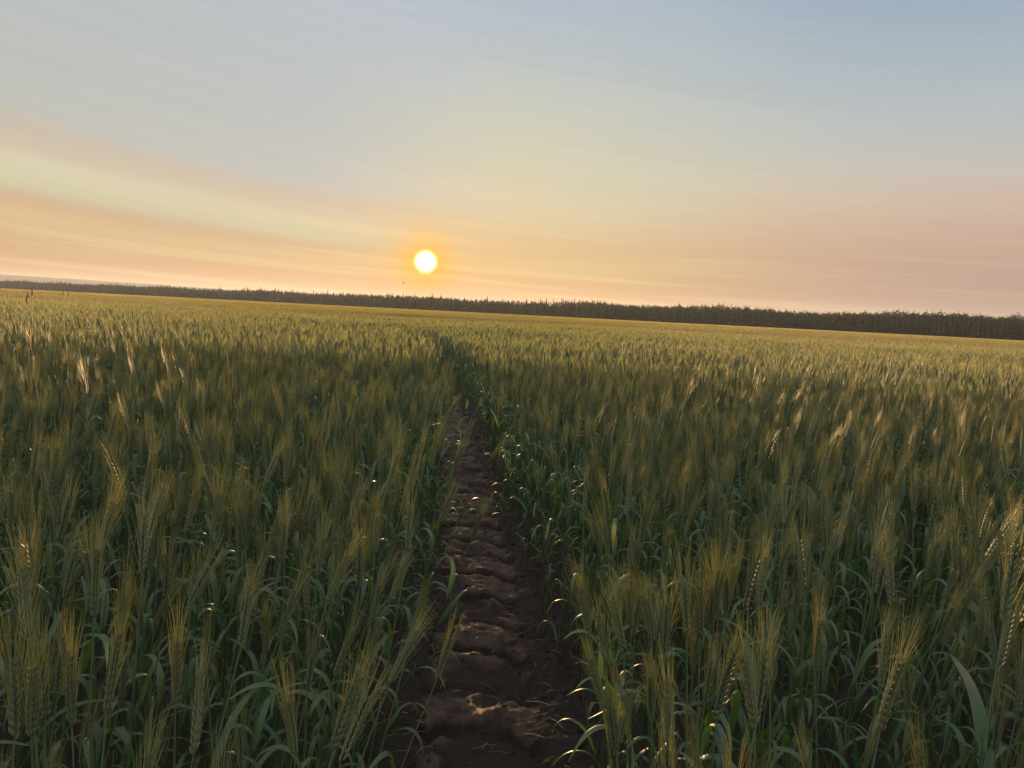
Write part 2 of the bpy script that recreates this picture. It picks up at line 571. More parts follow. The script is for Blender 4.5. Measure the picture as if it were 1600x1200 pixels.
def wheat(seed, lod):
    """one wheat shoot, its soil line at the origin; returns parts as Geo"""
    rng = random.Random(seed)
    P = dict(stem=Geo(), leaves=[], ear=Geo(), awns=Geo())
    H = rng.uniform(0.78, 0.87)
    bend = rng.uniform(0.0, 0.05)
    ba = rng.uniform(0, 6.28)
    bd = np.array([math.cos(ba), math.sin(ba), 0])

    def sc(f):
        return np.array([0, 0, H * f]) + bd * bend * f ** 2.4
    ns = {0: 9, 1: 4, 2: 2}[lod]
    fs = np.linspace(0, 1, ns)
    if lod < 2:
        tube(P['stem'], [sc(f) for f in fs], [0.0024 - 0.0011 * f for f in fs], {0: 6, 1: 3}[lod], 0)
    else:
        tube(P['stem'], [sc(0.3), sc(1)], [0.0030, 0.0022], 3, 0)
    # leaves
    hts = {0: (0.16, 0.36, 0.55, 0.74), 1: (0.3, 0.52, 0.74), 2: (0.5, 0.74)}[lod]
    for h in hts:
        h = h + rng.uniform(-0.06, 0.06)
        L = rng.uniform(0.14, 0.25) * (0.85 if h > 0.7 else 1.0)
        W = rng.uniform(0.012, 0.018)
        n = {0: 15, 1: 7, 2: 4}[lod]
        pts, sides = leaf_curve(rng, h, sc(h), L, n, 0.9)
        f = np.linspace(0, 1, n)
        wd = W * np.clip(np.minimum(0.45 + f * 3, (1 - f) ** 0.6 * 1.25), 0.03, 1)
        lg = Geo()
        if lod == 0:
            ribbon(lg, pts, wd, sides, 1, 0.28)
            tube(lg, [sc(h - 0.10), sc(h - 0.02), sc(h + 0.005)], [0.0028, 0.0031, 0.0024], 6, 1)       # sheath
        else:
            V, T = [], []
            for k in range(n):
                V += [pts[k] - sides[k] * wd[k] / 2, pts[k] + sides[k] * wd[k] / 2]
            for k in range(n - 1):
                a = 2 * k
                T += [(a, a + 1, a + 3), (a, a + 3, a + 2)]
            lg.add(V, T, 1)
        P['leaves'].append(lg)
    # ear
    EL = rng.uniform(0.085, 0.115)
    tilt = rng.uniform(0.02, 0.22)
    ta = ba + rng.uniform(-0.5, 0.5)
    td_ = np.array([math.cos(ta), math.sin(ta), 0])
    top = sc(1.0)
    fa = rng.uniform(0, 6.28)
    flat = np.array([math.cos(fa), math.sin(fa), 0])

    def ec(f):
        return top + np.array([0, 0, EL * f]) + td_ * tilt * EL * (f + 0.4 * f * f)
    axd = ec(1) - ec(0)
    axd /= np.linalg.norm(axd)
    flat = flat - axd * np.dot(flat, axd)
    flat /= np.linalg.norm(flat)
    thick = np.cross(axd, flat)
    AL = rng.uniform(0.075, 0.105)
    spread = rng.uniform(0.55, 1.05)
    if lod == 0:
        nsp = 20
        for k in range(nsp):
            f = k / (nsp - 1)
            s = 1 if k % 2 else -1
            b = ec(f * 0.9)
            size = 0.75 + 0.35 * math.sin(math.pi * min(1, f * 0.9 + 0.18))
            for q in (-1, 0, 1):
                d = axd + flat * s * (0.30 - 0.08 * abs(q)) + thick * q * 0.24
                drop(P['ear'], b + flat * s * 0.0018 + thick * q * 0.0018, d, 0.0135 * size, 0.0042 * size, None, 2)
            for q in ((-1, 1) if k % 3 else (-1, 0, 1)):
                d = axd + flat * s * rng.uniform(0.03, 0.26) * spread + thick * q * rng.uniform(0.02, 0.20) * spread
                d /= np.linalg.norm(d)
                q0 = b + (axd + flat * s * 0.40 + thick * q * 0.25) * 0.0105 * size
                L = AL * rng.uniform(0.75, 1.12) * (1.05 - 0.25 * f)
                cv = (flat * s + thick * q * 0.5) * rng.uniform(-0.03, 0.09) * L
                tube(P['awns'], [q0, q0 + d * L * 0.5 - cv * 0.25, q0 + d * L + cv * 0.35], [0.00036, 0.00028, 0.00008], 3, 3)
    elif lod == 1:
        n = 7
        pts, rad = [], []
        for k in range(n):
            f = k / (n - 1)
            pts.append(ec(f) + flat * 0.0022 * (1 if k % 2 else -1))
            rad.append(0.0064 * (0.35 + 0.75 * math.sin(math.pi * (0.14 + 0.78 * f))))
        tube(P['ear'], pts, rad, 5, 2)
        for k in range(32):
            f = k / 31
            b = ec(0.1 + 0.85 * f)
            a = rng.uniform(0, 6.28)
            o = flat * math.cos(a) * 0.28 + thick * math.sin(a) * 0.2
            d = axd + o * rng.uniform(0.3, 1.0) * spread
            L = AL * rng.uniform(0.75, 1.15) + 0.012
            sd = np.cross(d, np.array([rng.uniform(-1, 1), rng.uniform(-1, 1), 0.1]))
            sd /= np.linalg.norm(sd)
            P['awns'].add([b - sd * 0.00052, b + sd * 0.00052, b + d * L], [(0, 1, 2)], 3)
    else:
        tube(P['ear'], [ec(0), ec(0.35), ec(1)], [0.003, 0.0068, 0.0022], 4, 2)
        for k in range(12):
            b = ec(rng.uniform(0.1, 0.9))
            a = rng.uniform(0, 6.28)
            o = flat * math.cos(a) * 0.26 + thick * math.sin(a) * 0.2
            d = axd + o * rng.uniform(0.3, 1.0) * spread
            L = AL * rng.uniform(0.8, 1.15) + 0.02
            sd = np.cross(d, np.array([rng.uniform(-1, 1), rng.uniform(-1, 1), 0.1]))
            sd /= np.linalg.norm(sd)
            P['awns'].add([b - sd * 0.0008, b + sd * 0.0008, b + d * L], [(0, 1, 2)], 3)
    P['H'] = H
    P['ec'] = ec
    P['mid'] = ec(0.5)
    return P


def merge(P):
    gs = [P['stem'].arr()] + [g.arr() for g in P['leaves']] + [P['ear'].arr(), P['awns'].arr()]
    V, T, M_, n = [], [], [], 0
    for v, t_, m_ in gs:
        V.append(v)
        T.append(t_ + n)
        M_.append(m_)
        n += len(v)
    return np.concatenate(V), np.concatenate(T), np.concatenate(M_)


NV = 14
FULL = [wheat(100 + k, 0) for k in range(NV)]
LOW = [merge(wheat(200 + k, 1)) for k in range(12)]
TINY = [merge(wheat(300 + k, 2)) for k in range(10)]
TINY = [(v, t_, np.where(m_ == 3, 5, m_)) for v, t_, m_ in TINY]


def lean_angles(rng):
    """most shoots stand, leaning a little to the right; a few lean more"""
    a = rng.gauss(0.0, 0.075)
    b = rng.gauss(0.045, 0.085)
    return a, b


def rotm(a, b, c_):
    return np.array(Euler((a, b, c_), 'XYZ').to_matrix().to_4x4().to_3x3()) if False else np.array(Euler((0, 0, c_)).to_matrix()), np.array(Euler((a, b, 0)).to_matrix())


def patch(seed, protos, w_, d_, dens):
    """a piece of the field merged from many shoots, drilled in rows along Y"""
    rng = random.Random(seed)
    V, T, M_, var, n = [], [], [], [], 0
    rows = int(w_ / 0.17)
    per = int(dens * w_ * d_ / rows)
    for r_ in range(rows):
        for k in range(per):
            x = (r_ + 0.5) * w_ / rows - w_ / 2 + rng.gauss(0, 0.035)
            y = rng.uniform(-d_ / 2, d_ / 2)
            v, t_, m_ = protos[rng.randrange(len(protos))]
            a, b = lean_angles(rng)
            a += 0.22 * (float(rnd_noise(x * 2.2 + seed, y * 2.2, 91)) - 0.5)
            b += 0.26 * (float(rnd_noise(x * 2.2 + seed, y * 2.2, 92)) - 0.5)
            A, B = rotm(a, b, rng.uniform(0, 6.28))
            s = min(1.09, rng.gauss(0.97, 0.08))
            V.append((v * s) @ (B @ A).T + np.array([x, y, 0]))
            T.append(t_ + n)
            M_.append(m_)
            var.append(np.full(len(v), rng.random() * 0.8))
            n += len(v)
    return mesh('wheat_patch', np.concatenate(V), np.concatenate(T), WM, np.concatenate(M_), np.concatenate(var))


# far away the crop reads as ear tips over a closed canopy
def far_patch(seed, size, dens, hscale):
    rs = np.random.RandomState(seed)
    n = int(size * size * dens)
    x, y = rs.uniform(-size / 2, size / 2, n), rs.uniform(-size / 2, size / 2, n)
    h = rs.normal(0.96, 0.085, n)
    wd = rs.uniform(0.008, 0.024, n) * hscale
    a = rs.uniform(0, math.pi, n)
    lx, ly = rs.normal(0.05, 0.07, n), rs.normal(0, 0.06, n)
    ca, sa = np.cos(a) * wd, np.sin(a) * wd
    zb = np.full(n, 0.62)
    b1 = np.stack([x - ca * 0.6, y - sa * 0.6, zb], 1)
    b2 = np.stack([x + ca * 0.6, y + sa * 0.6, zb], 1)
    m1 = np.stack([x - ca + lx * 0.6, y - sa + ly * .6, h - 0.12], 1)
    m2 = np.stack([x + ca + lx * 0.6, y + sa + ly * .6, h - 0.12], 1)
    tp = np.stack([x + lx, y + ly, h], 1)
    V = np.stack([b1, b2, m1, m2, tp], 1).reshape(-1, 3)
    i = np.arange(n)[:, None] * 5
    T = np.concatenate([i + np.array([0, 1, 3]), i + np.array([0, 3, 2]), i + np.array([2, 3, 4])], 1).reshape(-1, 3)
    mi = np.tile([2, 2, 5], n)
    var = np.repeat(rs.rand(n) * 0.8, 5)
    # canopy sheet beneath the tips
    k = max(6, int(size / 0.6))
    gx = np.linspace(-size / 2, size / 2, k)
    GX, GY = np.meshgrid(gx, gx, indexing='ij')
    GZ = 0.66 + 0.1 * rs.rand(k, k)
    q = grid_tris(k, k, len(V))
    Tq = np.concatenate([q[:, [0, 1, 2]], q[:, [0, 2, 3]]])
    V = np.concatenate([V, np.stack([GX.ravel(), GY.ravel(), GZ.ravel()], 1)])
    return mesh('wheat_patch', V, np.concatenate([T, Tq]), WM, np.concatenate([mi, np.full(len(Tq), 1)]),
                np.concatenate([var, np.full(k * k, 0.4)]))


# instancing sources live in a collection of their own that is not part of the scene
SRC = bpy.data.collections.new('wheat_sources')
sources = []


def add_src(me):
    o = bpy.data.objects.new('src_%03d' % len(sources), me)
    SRC.objects.link(o)
    sources.append(o)
    return len(sources) - 1


S_FULL = [add_src(mesh('wheat_shoot', *merge(p)[:2], WM, merge(p)[2], np.zeros(len(merge(p)[0])))) for p in FULL]
MW = 1.02
S_MID = [add_src(patch(500 + k, LOW, MW, MW, 92)) for k in range(9)]
FWD = 3.06
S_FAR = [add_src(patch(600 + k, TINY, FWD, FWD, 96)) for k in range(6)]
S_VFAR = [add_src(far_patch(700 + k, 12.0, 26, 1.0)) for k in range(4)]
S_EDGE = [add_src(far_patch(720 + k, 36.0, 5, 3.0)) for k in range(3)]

# where the near shoots stand
rng = random.Random(42)
NEAR_Y = 8.0
plants = []
row = 0.17
for k in range(-70, 71):
    xr = k * row
    y = -1.4
    while y < NEAR_Y:
        y += rng.expovariate(104 * row)
        x = xr + rng.gauss(0, 0.038)
        if abs(x) > 1.4 + max(0, y) * 0.95:
            continue
        tx = x - float(track_x(y))
        hw = 0.238 + 0.05 * math.sin(y * 5.1 + (1 if tx > 0 else 0)) * math.sin(y * 2.3) + rng.uniform(-0.04, 0.04)
        if y < 4.5:
            hw += 0.075 * min(1.0, (4.5 - y) / 1.5)
        if abs(tx) < hw:
            continue
        if math.hypot(x, y) < 0.88:           # the person with the camera stands here
            continue
        a, b = lean_angles(rng)
        a += 0.22 * (float(rnd_noise(x * 2.2, y * 2.2, 91)) - 0.5)
        b += 0.26 * (float(rnd_noise(x * 2.2, y * 2.2, 92)) - 0.5)
        if abs(tx) < hw + 0.12:               # shoots on the brink lean into the gap
            b += -math.copysign(abs(rng.gauss(0.02, 0.045)), tx)
        plants.append([x, y, a, b, rng.uniform(0, 6.28), min(1.10, rng.gauss(0.985, 0.08)), rng.randrange(NV)])

# a few shoots that stand out in the photograph: (ear middle u, v, distance along the view, variant, turn)
heroes = [
    (276, 1040, 1.06, 3, 0.4, 'lone bearded wheat shoot with yellow lit awns standing forward, left of the wheel track'),
    (38, 935, 1.15, 7, 2.0, 'tall bearded wheat shoot at the extreme left edge, its ear leaning left'),
    (150, 900, 1.25, 1, 1.0, 'broad bearded wheat ear rising tallest of the front left clump'),
    (225, 850, 1.45, 5, 3.0, 'tall slender wheat ear just right of the front left clump'),
    (385, 965, 1.35, 9, 5.0, 'wheat shoot leaning to the right over arched leaves, left of the wheel track'),
    (1392, 1075, 1.05, 2, 4.0, 'bright yellow green wheat ear standing forward in the lower right'),
    (1580, 900, 1.3, 8, 1.5, 'tall bearded wheat ear at the extreme right edge'),
    (1200, 1020, 1.4, 6, 2.2, 'dusky wheat ear above curled grey leaves, lower right'),
    (975, 1120, 1.45, 11, 0.9, 'yellow green wheat shoot nearest the right brink of the wheel track'),
    (455, 1130, 1.10, 12, 0.2, 'low wheat shoot in the foreground between the lone ear and the wheel track'),
]
hero_rows = []
for u, v, dist, var, turn, lab in heroes:
    d = ray(u, v)
    p = CAMP + d * (dist / d.dot(F))
    pm = FULL[var]['mid']
    lean = {38: -0.10, 385: 0.24, 225: 0.05}.get(u, 0.02)
    s = p.z / (pm[2] * math.cos(lean))
    A, B = rotm(0.0, lean, turn)
    q = (B @ A) @ (pm * s)
    hero_rows.append([p.x - q[0], p.y - q[1], 0.0, lean, turn, s, var, lab])

plants = [p for p in plants if all(math.hypot(p[0] - h[0], p[1] - h[1]) > 0.085 for h in hero_rows)]


def head_pos(p):
    A, B = rotm(p[2], p[3], p[4])
    q = (B @ A) @ (FULL[p[6]]['mid'] * p[5])
    return (p[0] + q[0], p[1] + q[1], q[2])


def size_in_view(p):
    best = 0
    hp = head_pos(p)
    for f in (1.06, 0.8, 0.55, 0.3):
        pr = project((p[0] + (hp[0] - p[0]) * f, p[1] + (hp[1] - p[1]) * f, hp[2] * f))
        if pr and -20 < pr[0] < 1620 and -30 < pr[1] < 1215:
            best = max(best, (1.0 if f > 1 else 0.72 if f > .6 else 0.5) / pr[2])
    return best


scored = sorted(((size_in_view(p), k) for k, p in enumerate(plants)), reverse=True)
N_IND = 300 - len(hero_rows)
chosen = {k for s, k in scored[:N_IND] if s > 0}

# part meshes of each variant, shared by the copies
PM = []
for p in FULL:
    d = {}
    for nm, g in (('stem', p['stem']), ('ear', p['ear']), ('awns', p['awns'])):
        v, t_, m_ = g.arr()
        d[nm] = mesh(nm, v, t_, WM, m_, np.zeros(len(v)))
    d['leaf'] = []
    for g in p['leaves']:
        v, t_, m_ = g.arr()
        d['leaf'].append(mesh('leaf', v, t_, WM, m_, np.zeros(len(v))))
    PM.append(d)

protos = {}


def copy_tree(o, parent=None):
    c_ = o.copy()
    COL.objects.link(c_)
    c_.parent = parent
    for ch in list(KIDS[o.name]):
        d_ = copy_tree(ch, c_)
    return c_


KIDS = {}


def plant_obj(var):
    """first of a variant is built, the others are copies of it and of each of its parts"""
    if var not in protos:
        root = obj('wheat_plant', None)
        root.empty_display_size = 0.05
        kids = [obj('stem', PM[var]['stem'], root)]
        kids += [obj('leaf', m_, root) for m_ in PM[var]['leaf']]
        ear = obj('ear', PM[var]['ear'], root)
        aw = obj('awns', PM[var]['awns'], ear)
        kids.append(ear)
        for k_ in kids:
            KIDS[k_.name] = []
        KIDS[ear.name] = [aw]
        KIDS[aw.name] = []
        KIDS[root.name] = kids
        protos[var] = root
        return root
    return copy_tree(protos[var])


def place(o, row_):
    x, y, a, b, c_, s = row_[:6]
    A = Euler((0, 0, c_)).to_matrix()
    B = Euler((a, b, 0)).to_matrix()
    z = soil_z(x, y) - 0.004
    o.rotation_euler = (B @ A).to_euler()
    o.location = (x, y, z)
    o.scale = (s, s, s)


def describe(p):
    hp = head_pos(p)
    pr = project(hp)
    tx = p[0] - float(track_x(p[1]))
    sd = 'left' if tx < 0 else 'right'
    lean = p[3]
    how = 'straight' if abs(lean - 0.03) < 0.06 else ('right-leaning' if lean > 0 else 'left-leaning')
    tall = 'tall' if p[5] > 1.04 else ('short' if p[5] < 0.93 else 'bearded green')
    dist = abs(tx)
    where = 'on the %s brink of' if dist < 0.5 else ('a step %s of' if dist < 0.9 else 'well %s of')
    where = where % sd
    r_ = p[1]
    row_w = 'frontmost' if r_ < 1.3 else ('second-rank' if r_ < 1.9 else 'third-rank')
    return '%s %s %s wheat shoot %s the wheel track' % (row_w, tall, how, where), 'wheat shoots %s of the wheel track' % sd


for h in hero_rows:
    o = plant_obj(h[6])
    place(o, h)
    tag(o, h[7], 'wheat plant', 'wheat shoots %s of the wheel track' % ('left' if h[0] < float(track_x(h[1])) else 'right'))
rest = []
for k, p in enumerate(plants):
    if k in chosen:
        o = plant_obj(p[6])
        place(o, p)
        lab, grp = describe(p)
        tag(o, lab, 'wheat plant', grp)
    else:
        rest.append(p)

# ------------------------------------------------------------------ the rest of the field: one object
# forest edge: right end near, left end far
E_R, E_L = Vector((600.0, 325.0, 0)), Vector((-1600.0, 2010.0, 0))


def edge_dist(x, y):
    """distance in front of the forest edge (positive on the field side)"""
    d = (E_R - E_L).normalized()
    n_ = np.array([-d.y, d.x]) * -1
    return (x - E_L.x) * n_[0] + (y - E_L.y) * n_[1]


if edge_dist(0.0, 0.0) < 0:
    _e = edge_dist
    def edge_dist(x, y): return -_e(x, y)

loc, rot, scl, idx = [], [], [], []
for x, y, a, b, c_, s, v in rest:
    loc.append((x, y, soil_z(x, y) - 0.004))
    A, B = Euler((0, 0, c_)).to_matrix(), Euler((a, b, 0)).to_matrix()
    rot.append(tuple((B @ A).to_euler()))
    scl.append((s, s, s))
    idx.append(S_FULL[v])


def in_fan(x, y, m_=0.0):
    return abs(x) < 2.5 + m_ + max(0, y) * 0.92


rg = random.Random(5)
# 1 m patches from 8 m to 43 m
MID_END = NEAR_Y + MW * 34
for j in range(34):
    y = NEAR_Y + MW * (j + 0.5)
    tx = float(track_x(y))
    for i in range(0, 44):
        for sgn in (-1, 1):
            x = tx + sgn * ((0.245 if y < 11 else 0.17) + MW * (i + 0.5))
            if not in_fan(x, y, 1):
                continue
            loc.append((x, y, float(swell(x, y))))
            rot.append((0, 0, rg.choice((0, math.pi))))
            k_ = 0.91 + 0.16 * float(fbm(x / 2.6, y / 2.6, 77, 2))
            scl.append((1, 1, k_))
            idx.append(rg.choice(S_MID))
# 3 m patches to about 100 m
NFAR = 30
FAR_END = MID_END + FWD * NFAR
for j in range(NFAR):
    y = MID_END + FWD * (j + 0.5)
    tx = float(track_x(y))
    gap = 0.16 if y < 75 else 0.0
    for i in range(0, 40):
        for sgn in (-1, 1):
            x = tx + sgn * (gap + FWD * (i + 0.5))
            if not in_fan(x, y, 3):
                continue
            loc.append((x, y, float(swell(x, y))))
            rot.append((0, 0, rg.choice((0, math.pi))))
            k_ = 0.88 + 0.22 * float(fbm(x / 7.1, y / 7.1, 78, 2))
            scl.append((1, 1, k_))
            idx.append(rg.choice(S_FAR))
# 12 m and 36 m patches to the edge of the wood
y = FAR_END + 6
while y < 460:
    x = -math.floor((y * 0.92 + 12) / 12) * 12.0
    while x < y * 0.92 + 12:
        if edge_dist(x, y) > 9:
            loc.append((x, y, float(swell(x, y)) + 0.0))
            rot.append((0, 0, rg.choice((0, 1, 2, 3)) * math.pi / 2))
            scl.append((1, 1, 0.88 + 0.22 * float(fbm(x / 40, y / 25, 79, 2))))
            idx.append(rg.choice(S_VFAR))
        x += 12
    y += 12
y += 12
while y < 2100:
    x = -math.floor((y * 0.98 + 36) / 36) * 36.0
    while x < y * 0.92 + 36:
        if edge_dist(x, y) > 22:
            loc.append((x, y, float(swell(x, y))))
            rot.append((0, 0, rg.choice((0, 1, 2, 3)) * math.pi / 2))
            scl.append((1, 1, 1))
            idx.append(rg.choice(S_EDGE))
        x += 36
    y += 36


def scatter(name, loc, rot, scl, idx, coll):
    """one object whose points carry instances of the shoots or patches"""
    me = bpy.data.meshes.new(name)
    n = len(loc)
    me.vertices.add(n)
    me.vertices.foreach_set('co', np.asarray(loc, np.float32).ravel())
    for nm, typ, key, dat in (('rot', 'FLOAT_VECTOR', 'vector', rot), ('scl', 'FLOAT_VECTOR', 'vector', scl), ('idx', 'INT', 'value', idx)):
        a = me.attributes.new(nm, typ, 'POINT')
        a.data.foreach_set(key, np.asarray(dat, np.float32 if typ != 'INT' else np.int32).ravel())
    o = obj(name, me)
    ng = bpy.data.node_groups.new(name + '_nodes', 'GeometryNodeTree')
    ng.interface.new_socket('Geometry', in_out='INPUT', socket_type='NodeSocketGeometry')
    ng.interface.new_socket('Geometry', in_out='OUTPUT', socket_type='NodeSocketGeometry')
    N, L = ng.nodes, ng.links
    gi, go = N.new('NodeGroupInput'), N.new('NodeGroupOutput')
    ip = N.new('GeometryNodeInstanceOnPoints')
    ci = N.new('GeometryNodeCollectionInfo')
    ci.inputs['Collection'].default_value = coll
    ci.inputs['Separate Children'].default_value = True
    ci.inputs['Reset Children'].default_value = True

    def att(nm, typ):
        q = N.new('GeometryNodeInputNamedAttribute')
        q.data_type = typ
        q.inputs['Name'].default_value = nm
        return q.outputs['Attribute']
    L.new(gi.outputs[0], ip.inputs['Points'])
    L.new(ci.outputs[0], ip.inputs['Instance'])
    ip.inputs['Pick Instance'].default_value = True
    L.new(att('idx', 'INT'), ip.inputs['Instance Index'])
    L.new(att('rot', 'FLOAT_VECTOR'), ip.inputs['Rotation'])
    L.new(att('scl', 'FLOAT_VECTOR'), ip.inputs['Scale'])
    L.new(ip.outputs[0], go.inputs[0])
    md = o.modifiers.new('scatter', 'NODES')
    md.node_group = ng
    return o


field = scatter('wheat_field', loc, rot, scl, idx, SRC)
tag(field, 'wide field of green and gold bearded wheat reaching to the dark wood', 'wheat field', None, 'stuff')

# ------------------------------------------------------------------ the wood at the far side
M_ASPEN = leafy('aspen_leaf', (0.022, 0.036, 0.020), (0.045, 0.062, 0.032), 0.25, 0.6, (1.2, 1.2, 0.5), 0.3)
M_SPRUCE = leafy('spruce_needle', (0.020, 0.034, 0.022), (0.035, 0.050, 0.028), 0.08, 0.7, (1.0, 1.0, 0.5), 0.2)
M_BARK = leafy('pale_bark', (0.11, 0.105, 0.09), (0.22, 0.205, 0.18), 0.0, 0.8, None, 0.2)
M_DBARK = leafy('dark_bark', (0.05, 0.038, 0.03), (0.09, 0.07, 0.055), 0.0, 0.9, None, 0.2)
TM = [M_ASPEN, M_SPRUCE, M_BARK, M_DBARK]


def leaf_cloud(g, rs, cen, rad, n, size, m):
    """small leaf clumps spread through a volume"""
    p = rs.normal(0, 1, (n, 3))
    p /= np.linalg.norm(p, axis=1)[:, None]
    p *= (rs.rand(n) ** 0.45)[:, None]
    p = np.asarray(cen) + p * np.asarray(rad)
    a, b = rs.normal(0, 1, (n, 3)), rs.normal(0, 1, (n, 3))
    a /= np.linalg.norm(a, axis=1)[:, None]
    b = b - a * (a * b).sum(1)[:, None]
    b /= np.linalg.norm(b, axis=1)[:, None]
    s = (size * rs.uniform(0.6, 1.4, n))[:, None]
    V = np.stack([p - a * s, p + b * s * 0.8, p + a * s, p - b * s * 0.8], 1).reshape(-1, 3)
    i = np.arange(n)[:, None] * 4
    g.add(V, np.concatenate([i + np.array([0, 1, 2]), i + np.array([0, 2, 3])], 1).reshape(-1, 3), m)


def aspen(seed):
    rs = np.random.RandomState(seed)
    tr_, cr_ = Geo(), Geo()
    H = rs.uniform(15.5, 19)
    bx, by = rs.uniform(-.5, .5), rs.uniform(-.5, .5)
    tube(tr_, [(0, 0, -0.3), (bx * .2, by * .2, H * .35), (bx * .6, by * .6, H * .7), (bx, by, H * .95)], [0.19, 0.15, 0.10, 0.03], 6, 2)
    for k in range(9):
        z = H * rs.uniform(0.45, 0.85)
        a = rs.uniform(0, 6.28)
        L = rs.uniform(1.0, 2.2)
        f = z / H
        p = np.array([bx * f, by * f, z])
        q = p + np.array([math.cos(a) * L, math.sin(a) * L, L * 0.9])
        tube(tr_, [p, q], [0.05, 0.015], 4, 2)
        leaf_cloud(cr_, rs, q, (1.0, 1.0, 0.9), 60, 0.2, 0)
    for k in range(7):
        f = rs.uniform(0.34, 0.97)
        r_ = 1.7 * math.sin(math.pi * min(1, (f - 0.3) / 0.8)) + 0.3
        leaf_cloud(cr_, rs, (bx * f + rs.uniform(-.7, .7), by * f + rs.uniform(-.7, .7), H * f), (r_, r_, 1.3), 70, 0.2, 0)
    leaf_cloud(cr_, rs, (bx, by, H * 0.97), (0.7, 0.7, 0.9), 40, 0.16, 0)
    return tr_, cr_, H


def spruce(seed, slim=1.0):
    rs = np.random.RandomState(seed)
    tr_, cr_ = Geo(), Geo()
    H = rs.uniform(17.5, 22)
    tube(tr_, [(0, 0, -0.3), (0, 0, H * 0.5), (0, 0, H * 0.99)], [0.2, 0.12, 0.015], 5, 3)
    z = H * 0.12
    while z < H * 0.985:
        f = z / H
        r_ = slim * (0.18 + 2.1 * (1 - f) ** 0.8) * rs.uniform(0.75, 1.15)
        nb = 7 if f < 0.8 else 5
        a0 = rs.uniform(0, 6.28)
        for k in range(nb):
            a = a0 + 6.283 * k / nb + rs.uniform(-.3, .3)
            rr_ = r_ * rs.uniform(0.7, 1.1)
            d = np.array([math.cos(a), math.sin(a), 0])
            s_ = np.array([-math.sin(a), math.cos(a), 0])
            b = np.array([0, 0, z])
            tip = b + d * rr_ + np.array([0, 0, -0.28 * rr_])
            w_ = 0.16 + 0.22 * rr_
            midp = b + d * rr_ * 0.5
            cr_.add([b, midp + s_ * w_ + (0, 0, -.22), tip, midp - s_ * w_ + (0, 0, -.22), midp + (0, 0, 0.08)],
                    [(0, 1, 4), (1, 2, 4), (2, 3, 4), (3, 0, 4)], 1)
            cr_.add([b + (0, 0, -.02), midp + (0, 0, -.5 - 0.1 * rr_), tip], [(0, 1, 2)], 1)
        z += 0.30 + 0.34 * (1 - f)
    return tr_, cr_, H


def bush(seed):
    rs = np.random.RandomState(seed)
    g = Geo()
    for k in range(6):
        leaf_cloud(g, rs, (rs.uniform(-2.5, 2.5), rs.uniform(-1, 1), rs.uniform(0.6, 2.6)), (1.6, 1.2, 1.4), 60, 0.26, 0)
    for k in range(4):
        tube(g, [(rs.uniform(-2, 2), 0, 0), (rs.uniform(-2, 2), 0, 2.5)], [0.05, 0.02], 4, 3)
    return g


WOOD = bpy.data.collections.new('wood_sources')
wood_n = 0


def wood_src(g_list):
    global wood_n
    V, T, M_, n = [], [], [], 0
    for g in g_list:
        v, t_, m_ = g.arr()
        V.append(v); T.append(t_ + n); M_.append(m_); n += len(v)
    V = np.concatenate(V)
    o = bpy.data.objects.new('tree_%03d' % wood_n, mesh('tree', V, np.concatenate(T), TM, np.concatenate(M_), np.zeros(len(V))))
    WOOD.objects.link(o)
    wood_n += 1
    return wood_n - 1


ASP = [aspen(k) for k in range(6)]
SPR = [spruce(20 + k, 0.8 + 0.12 * (k % 3)) for k in range(6)]
W_ASP = [wood_src(a[:2]) for a in ASP]
W_SPR = [wood_src(a[:2]) for a in SPR]
W_BSH = [wood_src([bush(40 + k)]) for k in range(4)]

ed = (E_R - E_L).normalized()
en = Vector((-ed.y, ed.x, 0))
if edge_dist((E_L + en * 10).x, (E_L + en * 10).y) > 0:
    en = -en                                                   # points into the wood
LEN = (E_R - E_L).length
rg = random.Random(99)
wl, wr, wsx, wi = [], [], [], []
front = []
for r_ in range(11):
    d = 0.0
    while d < LEN + 420:
        p = E_L + ed * (d - 150) + en * (r_ * 5.0 + rg.uniform(-1.8, 1.8) + 5 * math.sin(d / 90) + 3 * math.sin(d / 31))
        azd = math.degrees(math.atan2(p.x, p.y))
        ps = 0.70 if azd < 3 else max(0.03, 0.70 - (azd - 3) * 0.09)
        sprc = rg.random() < ps
        hs = 0.76 + 0.40 * float(fbm(d / 70, r_ * 0.3, 61, 2)) + (rg.uniform(-0.08, 0.14) if sprc else rg.uniform(-0.05, 0.05))
        hs *= 0.92
        if sprc:
            hs *= 0.80 if rg.random() < 0.90 else 0.97
        elif azd > 8:
            hs *= 1.03
        z = float(swell(p.x, p.y))
        front.append((r_, azd, sprc, p.x, p.y, z, rg.uniform(0, 6.28), hs, rg.randrange(6)))
        d += rg.uniform(2.6, 4.6)
d = 0.0
while d < LEN + 420:
    for q in range(3):
        p = E_L + ed * (d - 150) + en * (-2.0 + q * 4 + 5 * math.sin(d / 90) + 3 * math.sin(d / 31))
        wl.append((p.x, p.y, float(swell(p.x, p.y))))
        wr.append((0, 0, math.atan2(ed.y, ed.x) + rg.uniform(-.3, .3)))
        s = rg.uniform(0.8, 1.4) * (1 + q * 0.9)
        wsx.append((s, s, s))
        wi.append(rg.choice(W_BSH))
    d += 3.2

